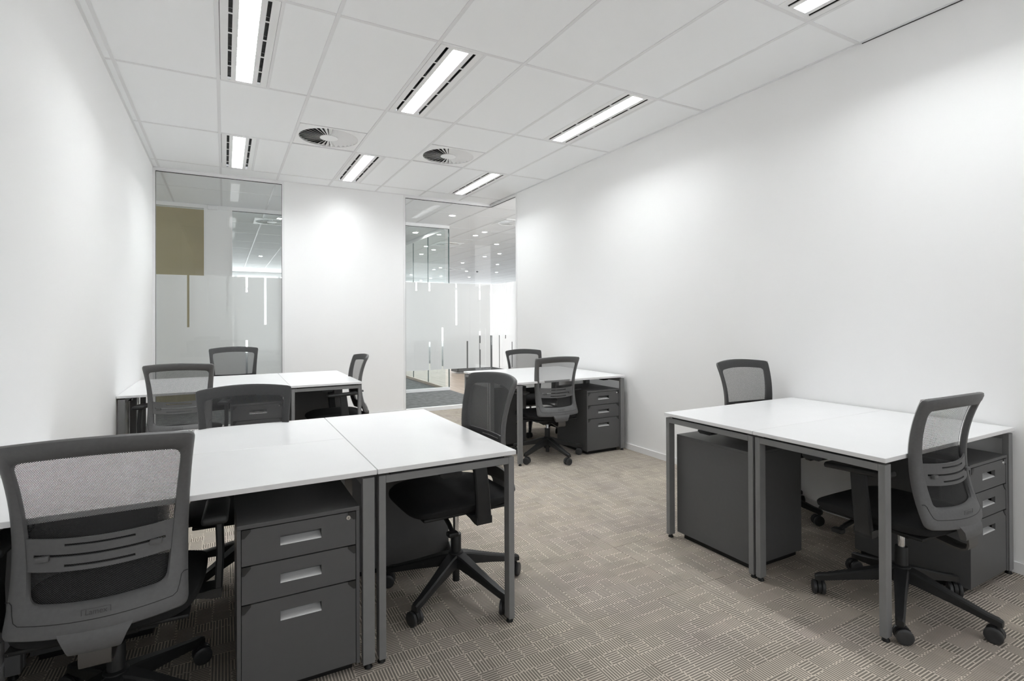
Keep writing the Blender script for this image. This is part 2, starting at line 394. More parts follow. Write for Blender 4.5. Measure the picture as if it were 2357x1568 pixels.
# ------------------------------------------------------------------ ceiling lamps
def make_lamp():
    t = thing('ceiling_lamp', '', 'lamp')
    w, l = LW - 0.006, DY - 2 * TB - 0.004
    hx, hy = w / 2, l / 2
    b = MB()
    SC, SW = 0.0925, 0.0105        # slot centre offset and half width
    LH = 0.051                     # half lens width
    z0, z1 = 0.0, 0.004
    b.box(-hx, -SC - SW, -hy, hy, z0, z1); b.box(SC + SW, hx, -hy, hy, z0, z1)
    b.box(-SC + SW, -LH, -hy, hy, z0, z1); b.box(LH, SC - SW, -hy, hy, z0, z1)
    n = 5; m0 = 0.022; br = 0.012
    L = (l - 2 * m0 - (n - 1) * br) / n
    for s in (-1, 1):
        for k in range(n + 1):
            ya = -hy if k == 0 else -hy + m0 + k * (L + br) - br
            yc = -hy + m0 if k == 0 else (hy if k == n else ya + br)
            b.box(s * SC - SW, s * SC + SW, ya, yc, z0, z1)
    b.box(-LH, LH, -hy, -hy + 0.03, z0, z1); b.box(-LH, LH, hy - 0.03, hy, z0, z1)
    # trough sides and lid
    D = 0.055
    b.box(-LH - 0.003, -LH, -hy + 0.03, hy - 0.03, z1, D); b.box(LH, LH + 0.003, -hy + 0.03, hy - 0.03, z1, D)
    b.box(-LH, LH, -hy + 0.027, -hy + 0.03, z1, D); b.box(-LH, LH, hy - 0.03, hy - 0.027, z1, D)
    b.box(-hx, hx, -hy, hy, 0.075, 0.08); b.box(-hx, -hx + 0.003, -hy, hy, z1, 0.075); b.box(hx - 0.003, hx, -hy, hy, z1, 0.075)
    b.build('housing', 'lamp_housing', t)
    MB().box(-LH, LH, -hy + 0.03, hy - 0.03, D - 0.004, D).build('lens', 'lamp_lens', t)
    for s in (-1, 1):
        for k in range(n):
            ya = -hy + m0 + k * (L + br)
            q = MB()
            q.box(s * SC - SW - 0.004, s * SC + SW + 0.004, ya - 0.003, ya + L + 0.003, 0.030, 0.034)
            q.box(s * SC - SW - 0.005, s * SC - SW - 0.002, ya - 0.003, ya + L + 0.003, z1, 0.034)
            q.box(s * SC + SW + 0.002, s * SC + SW + 0.005, ya - 0.003, ya + L + 0.003, z1, 0.034)
            q.build('air_slot', 'slot_dark', t)
    # louvre blades across the trough
    lv = MB()
    for k in range(1, 24):
        y = -hy + 0.03 + k * (l - 0.06) / 24
        lv.box(-LH, LH, y - 0.0006, y + 0.0006, 0.022, 0.034)
    lv.build('louvre', 'lamp_housing', t)
    return t
lamp_info = {
    (1, 4): 'big ceiling lamp cut by the top edge, in the row nearest the left wall', (1, 6): 'ceiling lamp just in front of the tan and grey glass panel',
    (3, 4): 'ceiling lamp between the two round air diffusers, on the camera side of them', (3, 6): 'ceiling lamp over the plain white strip between the two glazed panels',
    (5, 4): 'long slanting ceiling lamp beside the right wall, second along that wall', (5, 6): 'ceiling lamp right in front of the corner glazing',
    (5, 2): 'ceiling lamp cut off at the top right, nearest the camera'}
lamp0 = make_lamp()
first = True
for (c, j), lab in lamp_info.items():
    o = lamp0 if first else copy_tree(lamp0); first = False
    x = XK[c] + TB + LW / 2 if c != 5 else XK[c + 1] - TB - LW / 2
    o.location = (x, (YJ[j] + YJ[j + 1]) / 2, H + 0.0005)
    tag(o, lab, 'lamp', 'recessed ceiling lamps')

# ------------------------------------------------------------------ swirl diffusers
def make_diffuser(n=34, half=0.2835, r=0.262, rc=0.080):
    t = thing('air_diffuser', '', 'air vent')
    b = MB(); bm = b.bm; seg = 48
    ring, ring2, sq = [], [], []
    for i in range(seg):
        a = 2 * math.pi * i / seg; cx, cy = math.cos(a), math.sin(a)
        ring.append(bm.verts.new((r * cx, r * cy, 0.0))); ring2.append(bm.verts.new((r * cx, r * cy, 0.02)))
        k = half / max(abs(cx), abs(cy)); sq.append(bm.verts.new((k * cx, k * cy, 0.0)))
    for i in range(seg):
        j = (i + 1) % seg
        bm.faces.new((ring[i], ring[j], sq[j], sq[i])); bm.faces.new((ring[i], ring[j], ring2[j], ring2[i]))
    b.box(-half, half, -half, -half + 0.003, 0, 0.012); b.box(-half, half, half - 0.003, half, 0, 0.012)
    b.box(-half, -half + 0.003, -half, half, 0, 0.012); b.box(half - 0.003, half, -half, half, 0, 0.012)
    b.build('plate', 'diffuser_white', t)
    MB().lathe([(0.012, -0.002), (rc * 0.6, -0.0015), (rc, 0.0), (rc, 0.006)], 40).build('centre_disc', 'diffuser_white', t)
    p = MB(); p.cyl((0, 0, 0.10), (0, 0, 0.104), 0.285, seg=40)
    p.lathe([(0.283, 0.025), (0.285, 0.025), (0.285, 0.1), (0.283, 0.1)], 40)
    p.build('plenum_box', 'plenum_dark', t)
    bl = MB(); bmv = bl.bm
    w1, w0 = 2 * math.pi * r / n * 0.98, 2 * math.pi * rc / n * 0.98
    A = R(29)
    def P(rr, w, e): return (rr, -w * e * math.cos(A) + w * 0.3, 0.002 + w * e * math.sin(A))
    lo0, lo1, hi1, hi0 = P(rc, w0, 0), P(r, w1, 0), P(r, w1, 0.92), P(rc, w0, 0.92)
    th = Vector((0, 0.0006, 0.0008))
    v = [bmv.verts.new(q) for q in (lo0, lo1, hi1, hi0)] + [bmv.verts.new(Vector(q) + th) for q in (lo0, lo1, hi1, hi0)]
    for f in ((0, 1, 2, 3), (4, 7, 6, 5), (0, 4, 5, 1), (1, 5, 6, 2), (2, 6, 7, 3), (3, 7, 4, 0)): bmv.faces.new([v[i] for i in f])
    me = bl.mesh('blade', 'diffuser_white')
    for i in range(n): ob('blade', me, t, (0, 0, 0), 2 * math.pi * i / n)
    return t
d0 = make_diffuser()
yd = YJ[6] - TB - 0.2965
d0.location = ((XK[2] + XK[3]) / 2, yd, H + 0.002)
tag(d0, 'round swirl air diffuser in the ceiling, the bigger one nearer the left wall', 'air vent', 'round ceiling air diffusers')
d1 = copy_tree(d0); d1.location = ((XK[4] + XK[5]) / 2, yd, H + 0.002)
tag(d1, 'round swirl air diffuser in the ceiling, between the middle and right lamp rows', 'air vent', 'round ceiling air diffusers')

# ------------------------------------------------------------------ glazing
HD = 2.920
def slots_to_rects(u0, u1, z0, z1, slots, w=0.011):
    us = {}
    for (u, a, b) in slots: us.setdefault(round(u, 2), []).append((max(a, z0), min(b, z1)))
    rects = []; cur = u0
    for u in sorted(us):
        rects.append((cur, u - w, z0, z1)); z = z0
        for a, b in sorted(us[u]):
            if a > z + 1e-3: rects.append((u - w, u + w, z, a))
            z = max(z, b)
        if z < z1 - 1e-3: rects.append((u - w, u + w, z, z1))
        cur = u + w
    rects.append((cur, u1, z0, z1))
    return rects
S1 = [(-0.364, 1.191, 1.78), (-0.167, 1.438, 1.78), (0.03, 1.383, 1.78), (0.03, 0.58, 0.761), (0.227, 1.600, 1.78), (0.227, 0.633, 1.03), (0.428, 1.214, 1.78)]
S2 = [(2.311, 1.663, 1.78), (2.502, 1.663, 1.78), (2.899, 1.186, 1.78), (3.273, 1.554, 1.78), (3.273, 0.561, 1.094), (2.694, 0.562, 1.152), (2.502, 0.572, 0.956), (3.069, 0.561, 0.955)]
S3 = [(6.728, 0.57, 1.128), (6.543, 1.216, 1.78), (6.543, 0.996, 1.131), (6.352, 1.579, 1.78), (6.352, 0.608, 0.958)]
FZ0, FZ1 = 0.565, 1.780
def window_x(name, x0, x1, slots, jl=0.026, jr=0.026, track=0.05):
    w = struct(thing(name, '', 'x')); del w['label']; del w['category']
    fr = MB()
    fr.box(x0 - jl, x1 + jr, YB - 0.004, YB + 0.06, HD, H + 0.05)
    fr.box(x0 - jl, x1 + jr, YB - 0.004, YB + 0.06, -0.02, track)
    if jl: fr.box(x0 - jl, x0, YB - 0.004, YB + 0.06, track, HD)
    if jr: fr.box(x1, x1 + jr, YB - 0.004, YB + 0.06, track, HD)
    fr.build('window_frame', 'trim_white', w)
    g = MB().box(x0, x1, YB + 0.002, YB + 0.008, HD - 0.007, HD)
    g.box(x0, x0 + 0.004, YB + 0.002, YB + 0.008, track, HD) if jl else None
    g.box(x1 - 0.004, x1, YB + 0.002, YB + 0.008, track, HD) if jr else None
    g.build('gasket', 'gasket', w)
    MB().box(x0, x1, YB + 0.012, YB + 0.022, track, HD).build('pane', 'glass', w)
    f = MB()
    for a, b, c, d in slots_to_rects(x0 + 0.003, x1 - 0.003, FZ0, FZ1, slots): f.quad((a, YB + 0.0235, c), (b, YB + 0.0235, c), (b, YB + 0.0235, d), (a, YB + 0.0235, d))
    f.build('frosted_film', 'frosted_film', w)
    return w
w1 = window_x('window_1', -0.666, 0.614, S1)
w2 = window_x('window_2', 2.151, 3.4436, S2, jr=0.0)
# return pane on the right wall
w3 = struct(bpy.data.objects.new('window_3', None)); COL.objects.link(w3)
fr = MB(); fr.box(XR - 0.004, XR + 0.06, 6.19, YB + 0.06, HD, H + 0.05); fr.box(XR - 0.004, XR + 0.06, 6.19, YB + 0.06, -0.02, 0.05); fr.box(XR - 0.004, XR + 0.1, 6.165, 6.19, -0.02, H + 0.04)
fr.build('window_frame', 'trim_white', w3)
MB().box(XR + 0.002, XR + 0.008, 6.19, YB, HD - 0.007, HD).build('gasket', 'gasket', w3)
MB().box(XR + 0.010, XR + 0.020, 6.19, YB + 0.022, 0.05, HD).build('pane', 'glass', w3)
f = MB()
for a, b, c, d in slots_to_rects(6.193, YB + 0.01, FZ0, FZ1, S3): f.quad((XR + 0.0215, a, c), (XR + 0.0215, b, c), (XR + 0.0215, b, d), (XR + 0.0215, a, d))
f.build('frosted_film', 'frosted_film', w3)

# text helper -------------------------------------------------------
def text_mesh(body, size):
    cu = bpy.data.curves.new('lettering', 'FONT'); cu.body = body; cu.size = size; cu.align_x = 'CENTER'; cu.align_y = 'CENTER'
    o = bpy.data.objects.new('lettering', cu); COL.objects.link(o)
    bpy.context.view_layer.update()
    dg = bpy.context.evaluated_depsgraph_get()
    me = bpy.data.meshes.new_from_object(o.evaluated_get(dg))
    bpy.data.objects.remove(o); bpy.data.curves.remove(cu)
    return me
me = text_mesh('IC', 0.042); me.materials.clear(); me.materials.append(MATS['groove_dark'])
for v in me.vertices: v.co = Vector((-v.co.x, 0, v.co.y))
ob('lettering', me, w1, (0.227, YB + 0.0245, 1.638))

# ------------------------------------------------------------------ corridor and open office beyond the glass
sbox('corridor_floor', 'corridor_carpet', -4.0, 3.56, YB + 0.0, 26.0, -0.03, -0.001)
sbox('office_floor', 'wood_floor', 3.56, 5.2, 4.0, 26.0, -0.03, -0.001)
sbox('office_neutral_floor', 'corridor_carpet', 5.2, 16.0, 4.0, 26.0, -0.03, -0.001)  # grey floor put in beyond the wood to keep bounced light neutral
oc = sbox('office_ceiling', 'ceiling_tile', -4.0, 16.0, YB + 0.1, 26.0, H + 0.003, H + 0.06)
sbox('office_ceiling_edge', 'ceiling_tile', XR + 0.1, 16.0, 4.0, YB + 0.1, H + 0.003, H + 0.06)
k = 0
for x in [X1 + i * SX * 1 for i in range(-4, 25)]:
    MB().box(x - TB, x + TB, YB + 0.1, 25.9, H, H + 0.004).build('t_bar', 't_bar', oc)
for y in [YB + 0.87 + i * 1.2 for i in range(0, 15)]:
    MB().box(-3.9, 15.9, y - TB * 0.7, y + TB * 0.7, H + 0.001, H + 0.004).build('cross_tee', 't_bar', oc)
sbox('wall_office_far', 'office_white', -4.0, 16.0, 26.0, 26.1, -0.03, H)
sbox('wall_office_side', 'office_white', 16.0, 16.1, 4.0, 26.1, -0.03, H)
sbox('wall_office_near', 'office_white', XR + 0.1, 16.0, 3.9, 4.0, -0.03, H)
sbox('wall_corridor_end', 'office_white', -4.1, -4.0, YB, 26.1, -0.03, H)
sbox('wall_corridor_near', 'office_white', -4.0, XL - 0.12, YB, YB + 0.1, -0.03, H)
# daylit windows of the open office, and unseen ones added for light (pane with white mullions)
def office_window(name, x0, x1, y, n, along='x', d=-0.02, z0=0.15, z1=2.80):
    w = struct(bpy.data.objects.new(name, None)); COL.objects.link(w)
    st = (x1 - x0) / n
    for i in range(n):
        a, b = x0 + i * st + 0.05, x0 + (i + 1) * st - 0.05
        q = MB(); ya, yb_ = sorted((y + d, y + d * 0.5))
        if along == 'x': q.box(a, b, ya, yb_, z0, z1)
        else: q.box(ya, yb_, a, b, z0, z1)
        q.build('pane', 'daylight_window', w)
sbox('wall_office_left', 'office_white', -4.0, 3.2, 20.5, 20.6, -0.03, H)
office_window('window_8', -3.8, 3.1, 20.5, 5)
office_window('window_9', 3.5, 15.6, 26.0, 8)
office_window('window_10', 5.0, 25.0, 16.0, 12, 'y')
office_window('fill_window_11', 4.4, 15.6, 4.0, 7, 'x', 0.02)  # unseen window added to brighten the office ceiling
office_window('fill_window_12', 7.4, 8.5, -4.0, 1, 'y', 0.02, 1.0, 2.4)  # unseen corridor-end window added to light the tan panel

# corridor partition opposite (y = 8.86)
YP = 8.86
sbox('trim_5', 'trim_white', -4.0, 3.56, YP, YP + 0.06, 2.900, H)            # head
sbox('trim_6', 'trim_white', -4.0, 3.56, YP, YP + 0.06, -0.01, 0.05)         # floor track
sbox('wall_corridor', 'office_white', -0.231, 0.072, YP + 0.01, YP + 0.1, 0.05, 2.9)
sbox('trim_7', 'trim_white', -0.262, -0.231, YP, YP + 0.06, 0.05, 2.9)
sbox('trim_8', 'trim_white', 0.072, 0.102, YP, YP + 0.06, 0.05, 2.9)
sbox('wall_meeting', 'tan_panel', -4.0, -0.262, YP + 0.14, YP + 0.2, 0.0, 2.9)
w5 = struct(bpy.data.objects.new('window_5', None)); COL.objects.link(w5)
MB().box(-4.0, -0.262, YP + 0.02, YP + 0.03, 0.05, 2.9).build('pane', 'glass_green', w5)
MB().box(0.102, 3.55, YP + 0.02, YP + 0.03, 0.05, 2.9).build('pane', 'glass_green', w5)
MB().box(3.545, 3.560, YP + 0.015, YP + 0.035, 0.05, 2.9).build('glass_edge', 'glass_edge', w5)
MB().box(0.102, 3.55, YP + 0.015, YP + 0.02, 2.893, 2.9).build('gasket', 'gasket', w5)
# meeting-room side glazing along x = 3.5
w6 = struct(bpy.data.objects.new('window_6', None)); COL.objects.link(w6)
for a, b in ((8.93, 9.835), (9.845, 10.75), (10.76, 12.6), (12.61, 14.4)):
    MB().box(3.495, 3.505, a, b, 0.05, 2.88).build('pane', 'glass_green', w6)
for y in (9.84, 10.755, 12.605): MB().box(3.492, 3.508, y - 0.005, y + 0.005, 0.05, 2.88).build('glass_joint', 'glass_edge', w6)
MB().box(3.47, 3.53, 8.93, 14.4, -0.005, 0.05).build('floor_track', 'wood_floor', w6)
MB().box(3.48, 3.52, 8.93, 14.4, 2.88, H).build('head_track', 'trim_white', w6)
# small white box at the head of the corridor wall
tag(MB().box(-0.216, -0.085, YP - 0.045, YP - 0.001, 2.885, 2.945, bevel=0.008).build('wall_box', 'trim_white', smooth=True), 'small white box high on the corridor wall beside the tan panel', 'box')
# downlights
dl = [(3.248, 7.967), (3.249, 9.869), (4.437, 9.654), (4.415, 9.19), (4.082, 11.593), (4.435, 12.07), (4.457, 13.032), (6.23, 14.476), (6.145, 12.777), (5.376, 10.56), (6.207, 12.039), (7.369, 14.418), (6.205, 16.866), (6.187, 16.2), (6.188, 19.26), (7.38, 20.456), (7.394, 21.674), (7.389, 19.274), (7.421, 16.898), (8.581, 16.864), (8.573, 19.263), (0.81, 9.52), (0.835, 15.328), (0.876, 19.118)]
dr = MB().lathe([(0.041, 0.0), (0.053, -0.004), (0.058, 0.0), (0.058, 0.003), (0.041, 0.003)], 20).mesh('rim', 'lamp_housing', True)
dlm = MB().cyl((0, 0, -0.001), (0, 0, 0.002), 0.041, seg=20).mesh('lens', 'downlight_lens')
order = sorted(range(len(dl)), key=lambda q: dl[q][1])
named = {0: 'round downlight in the corridor ceiling, nearest behind the corner glazing', 1: 'downlight nearest behind the corridor glass partition, left of the dark glass edge',
         2: 'left one of the nearest pair of downlights in the open office ceiling', 3: 'right one of the nearest pair of downlights in the open office ceiling',
         9: 'downlight near the end of the right wall, highest seen through the return pane', 10: 'second highest downlight seen through the return pane by the right wall',
         21: 'round downlight cut by the right edge of the left glazed panel', 22: 'upper of two tiny downlights low in the left glazed panel', 23: 'lower of two tiny downlights low in the left glazed panel',
         4: 'highest of the downlights seen through the side glass of the meeting room', 5: 'second highest downlight seen through the side glass of the meeting room', 6: 'third highest downlight seen through the side glass of the meeting room',
         8: 'downlight above the frosted band, just left of the corner joint of the glazing', 7: 'downlight a little left of and below the one by the corner joint', 11: 'third highest downlight seen through the return pane by the right wall'}
for i, (x, y) in enumerate(dl):
    t = thing('downlight', '', 'lamp', (x, y, H - 0.001))
    ob('rim', dr, t); ob('lens', dlm, t)
    if i in named: tag(t, named[i], 'lamp', 'downlights beyond the glass')
    else: tag(t, 'tiny distant downlight just above the frosted band of the corner glazing', 'lamp', 'distant downlights of the open office')
for (x, y), lab in (((4.45, 8.092), 'air diffuser beyond the glass, cut by the end of the right wall'), ((4.378, 11.035), 'air diffuser beyond the glass, behind the dark glass edge'), ((6.73, 16.4), 'farthest flat air diffuser beyond the corner glazing'), ((0.72, 9.905), 'air diffuser seen through the left glazed panel')):
    o = copy_tree(d0); o.location = (x, y, H - 0.006); tag(o, lab, 'air vent', 'air diffusers beyond the glass')
t = thing('security_camera', 'small dome camera hanging from the open office ceiling beyond the glass', 'camera', (7.6, 16.4, H))
MB().lathe([(0.055, 0.0), (0.055, -0.03), (0.04, -0.035)], 20).build('mount', 'lamp_housing', t, smooth=True)
MB().lathe([(0.04, -0.035), (0.04, -0.05), (0.03, -0.075), (0.01, -0.085)], 20).build('dome', 'office_dark', t, smooth=True)
# low storage cabinets out in the open office
for i, (x, y) in enumerate(((5.4, 11.6), (6.7, 11.6), (8.0, 11.6))):
    t = thing('storage_cabinet', ('leftmost', 'middle', 'rightmost')[i] + ' of three low dark storage cabinets in the open office beyond the glass', 'cabinet', (x, y, 0), 0, 'low cabinets in the open office')
    MB().box(-0.63, 0.63, -0.2, 0.2, 0.03, 0.85).build('body', 'office_dark', t)
    MB().box(-0.64, 0.64, -0.21, 0.21, 0.85, 0.875, bevel=0.003).build('top', 'office_dark', t)
    for s in (-1, 1):
        d = MB().box(s * 0.315 - 0.305, s * 0.315 + 0.305, -0.218, -0.201, 0.05, 0.83, bevel=0.003).build('door', 'office_dark', t)
        MB().box(s * 0.06 - 0.008, s * 0.06 + 0.008, -0.232, -0.218, 0.55, 0.7).build('handle', 'handle_silver', d)

# ------------------------------------------------------------------ desks
ZT = 0.720
def make_desk(w, d, name_label, loc, rz):
    """w along x, d along y, sitter on -y side"""
    t = thing('desk', name_label, 'desk', loc, rz, 'white topped office desks')
    MB().box(-w / 2 + 0.0004, w / 2 - 0.0004, -d / 2 + 0.0003, d / 2 - 0.0003, ZT - 0.018, ZT, bevel=0.0016).build('desktop', 'desk_laminate', t)
    a, c = 0.043, 0.026          # leg: along x, along y
    for sx in (-1, 1):
        x0, x1 = sorted((sx * (w / 2 - 0.008), sx * (w / 2 - 0.008 - a)))
        for sy in (-1, 1):
            y0, y1 = sorted((sy * (d / 2 - 0.006), sy * (d / 2 - 0.006 - c)))
            lg = MB().box(x0, x1, y0, y1, 0.018, 0.692, bevel=0.002).build('leg', 'frame_metal', t)
            MB().lathe([(0.014, 0.0), (0.015, 0.003), (0.012, 0.010), (0.006, 0.018)], 16, c=((x0 + x1) / 2, (y0 + y1) / 2, 0)).build('foot', 'black_plastic', lg, smooth=True)
        bm_ = MB().box(x0, x1, -d / 2 + 0.006 + c, d / 2 - 0.006 - c, 0.664, 0.692, bevel=0.002).build('end_beam', 'frame_metal', t)
        MB().box(x0 + 0.006, x1 - 0.006, -d / 2 + 0.05, d / 2 - 0.05, 0.692, 0.7015).build('spacer', 'black_plastic', bm_)
        q = MB(); xm = (x0 + x1) / 2
        q.prism([(-0.045, 0.664), (0.045, 0.664), (0.045, 0.656), (0.034, 0.648), (-0.030, 0.648), (-0.045, 0.657)], 'X', xm - 0.028, xm + 0.028)
        q.build('bracket', 'black_plastic', bm_)
    MB().box(-w / 2 + 0.06, w / 2 - 0.06, 0.10, 0.145, 0.672, 0.7015, bevel=0.002).build('rail', 'frame_metal', t)
    return t
PI = math.pi
# front-left cluster
make_desk(1.174, 0.583, 'white desk nearest the camera on the left, behind the big mesh chair', (-0.0990, 2.2155, 0), 0)
make_desk(1.174, 0.583, 'white desk on the left, back to back with the nearest left desk', (-0.0990, 2.7995, 0), PI)
make_desk(1.168, 0.578, 'white end desk of the near left cluster, open metal frame towards camera', (0.779, 2.508, 0), PI / 2)
# rear-left cluster
make_desk(1.168, 0.60, 'white desk in the rear left cluster, on its camera side by the left wall', (-0.105, 5.0190, 0), 0)
make_desk(1.168, 0.60, 'white desk in the rear left cluster, nearest the left glazed panel', (-0.105, 5.6200, 0), PI)
make_desk(1.202, 0.585, 'white end desk of the rear left cluster, beside the plain back wall', (0.774, 5.3195, 0), PI / 2)
# rear-right cluster
make_desk(1.19, 0.585, 'white desk by the rear right corner, on its camera side', (2.805, 4.2420, 0), 0)
make_desk(1.19, 0.585, 'white desk by the rear right corner, nearest the glazing', (2.805, 4.8278, 0), PI)
# right cluster
make_desk(1.188, 0.585, 'white desk against the right wall, nearest the camera', (2.838, 1.3920, 0), 0)
make_desk(1.188, 0.585, 'white desk against the right wall, far half of the near pair', (2.838, 1.9778, 0), PI)

# ------------------------------------------------------------------ pedestals
PW, PD, PH = 0.393, 0.50, 0.594
def make_pedestal():
    t = thing('drawer_pedestal', '', 'cabinet')
    b = MB(); hw, hd, s = PW / 2, PD / 2, 0.012
    b.box(-hw, hw, -hd, hd, PH - 0.014, PH, bevel=0.0015); b.box(-hw, -hw + s, -hd, hd, 0.03, PH - 0.0142, bevel=0.001); b.box(hw - s, hw, -hd, hd, 0.03, PH - 0.0142, bevel=0.001)
    b.box(-hw + s, hw - s, hd - 0.01, hd, 0.03, PH - 0.0142); b.box(-hw + s, hw - s, -hd + 0.03, hd - 0.01, 0.03, 0.045)
    b.build('body', 'pedestal_metal', t)
    MB().box(-hw + 0.02, hw - 0.02, -hd + 0.035, hd - 0.02, 0.0, 0.03).build('plinth', 'black_plastic', t)
    x0, x1 = -hw + s + 0.002, hw - s - 0.002
    ya, yc = -hd + 0.002, -hd + 0.016
    for n_, (z0, z1, hz) in enumerate(((0.459, 0.5765, 0.522), (0.333, 0.4545, 0.395), (0.034, 0.3285, 0.268))):
        q = MB(); hx, hh = 0.066, 0.0165
        q.box(x0, -hx, ya, yc, z0, z1); q.box(hx, x1, ya, yc, z0, z1); q.box(-hx, hx, ya, yc, hz + hh, z1); q.box(-hx, hx, ya, yc, z0, hz - hh)
        q.box(x0, x1, yc + 0.024, yc + 0.034, z0, z1)
        d = q.build('drawer', 'pedestal_metal', t)
        hq = MB(); bm = hq.bm
        # scooped recess: silver lower lip, its catch of light put into the pale colour
        pr = [(yc + 0.0235, hz - 0.002), (yc + 0.010, hz - 0.0075), (ya + 0.005, hz - hh + 0.004), (ya + 0.0012, hz - hh + 0.002), (ya + 0.0012, hz - hh)]
        L = [bm.verts.new((-hx, y, z)) for y, z in pr]; Rr = [bm.verts.new((hx, y, z)) for y, z in pr]
        for i in range(len(pr) - 1): bm.faces.new((L[i], Rr[i], Rr[i + 1], L[i + 1]))
        bm.faces.new(L + [bm.verts.new((-hx, yc + 0.022, hz - hh))]); bm.faces.new(Rr + [bm.verts.new((hx, yc + 0.022, hz - hh))])
        hq.build('handle', 'handle_silver', d)
        for sx in (-1, 1):
            e = x0 if sx < 0 else x1
            c = MB().prism([(e, z1 + 0.001), (e - sx * 0.027, z1 + 0.001), (e - sx * 0.027, z1 - 0.006), (e - sx * 0.008, z1 - 0.027), (e, z1 - 0.027)], 'Y', ya - 0.0025, ya + 0.004)
            c.build('corner_cap', 'pedestal_cap', d)
        if n_ == 0:
            k = MB().lathe([(0.0005, ya - 0.003), (0.0075, ya - 0.003), (0.0085, ya - 0.001), (0.0088, ya + 0.004)], 24, axis='Y', c=(x1 - 0.025, 0, z1 - 0.018))
            k.build('lock', 'lock_steel', d, smooth=True)
            MB().box(x1 - 0.0258, x1 - 0.0242, ya - 0.0036, ya - 0.0029, z1 - 0.0215, z1 - 0.0145).build('keyhole', 'black_plastic', d)
    return t
ped = make_pedestal()
peds = [((0.2305, 1.938 + 0.25, 0), 0, 'three-drawer pedestal with lock under the nearest left desk, front facing the camera'),
        ((-0.434, 2.81, 0), PI, 'pedestal showing only its back, behind the big mesh chair under the left desk'),
        ((0.795, 2.825, 0), PI / 2, 'pedestal turned sideways under the near left end desk, behind the chair base'),
        ((0.240, 5.01, 0), 0, 'pedestal seen through a chair back, under the rear left cluster'),
        ((0.785, 5.64, 0), PI / 2, 'pedestal turned sideways under the rear left end desk'),
        ((3.150, 3.965 + 0.25, 0), 0, 'three-drawer pedestal in the rear right corner beside the swivel chair'),
        ((2.47, 4.845, 0), PI, 'pedestal behind the rear right desk leg, showing its dark back'),
        ((2.505, 1.985, 0), PI, 'pedestal with plain grey side and back, under the far half of the right pair'),
        ((3.160, 1.105 + 0.25, 0), 0, 'three-drawer pedestal by the right wall, beside the nearest right chair'),
        ((-0.47, 5.62, 0), PI, 'pedestal hidden at the left wall under the far rear left desk')]
for i, (loc, rz, lab) in enumerate(peds[:9]):
    o = ped if i == 0 else copy_tree(ped)
    o.location = loc; o.rotation_euler = (0, 0, rz); tag(o, lab, 'cabinet', 'grey drawer pedestals')

# ------------------------------------------------------------------ swivel chair
def lag(z, pts):
    (a, fa), (b, fb), (c, fc) = pts
    return fa * (z - b) * (z - c) / ((a - b) * (a - c)) + fb * (z - a) * (z - c) / ((b - a) * (b - c)) + fc * (z - a) * (z - b) / ((c - a) * (c - b))
def hwid(z): return lag(z, ((0.439, 0.210), (0.683, 0.205), (0.945, 0.228)))
WRAP = 0.05
def yback(u, z):
    zc = max(z, 0.40)
    y = lag(zc, ((0.439, -0.245), (0.683, -0.186), (0.945, -0.245)))
    t = u / hwid(zc)
    return y + WRAP * t * t
def loop(tl, bl, ztc, zt, zbc, zb, wz, ww, r, ns=14, nc=6):
    """closed outline: bottom left->right, right up, top right->left, left down"""
    def side(z): return lag(z, ((zb, bl), (wz, ww), (zt, tl)))
    pts = []
    def corner(p, a, b):
        for i in range(1, nc):
            s = i / nc; pts.append(((1 - s) ** 2 * a[0] + 2 * s * (1 - s) * p[0] + s * s * b[0], (1 - s) ** 2 * a[1] + 2 * s * (1 - s) * p[1] + s * s * b[1]))
    def bot(u): return zbc + (zb - zbc) * (u / bl) ** 2
    def top(u): return ztc + (zt - ztc) * (u / tl) ** 2
    for i in range(ns + 1):
        u = -(bl - r) + 2 * (bl - r) * i / ns; pts.append((u, bot(u)))
    corner((bl, zb), pts[-1], (side(zb + r), zb + r))
    for i in range(ns + 1):
        z = zb + r + (zt - zb - 2 * r) * i / ns; pts.append((side(z), z))
    corner((tl, zt), pts[-1], (tl - r, top(tl - r)))
    for i in range(ns + 1):
        u = (tl - r) - 2 * (tl - r) * i / ns; pts.append((u, top(u)))
    corner((-tl, zt), pts[-1], (-side(zt - r), zt - r))
    for i in range(ns + 1):
        z = zt - r - (zt - zb - 2 * r) * i / ns; pts.append((-side(z), z))
    corner((-bl, zb), pts[-1], (-(bl - r), bot(bl - r)))
    return pts
OUT = loop(0.228, 0.210, 0.962, 0.945, 0.434, 0.439, 0.683, 0.205, 0.022)
INN = loop(0.191, 0.153, 0.908, 0.895, 0.509, 0.515, 0.690, 0.168, 0.026)

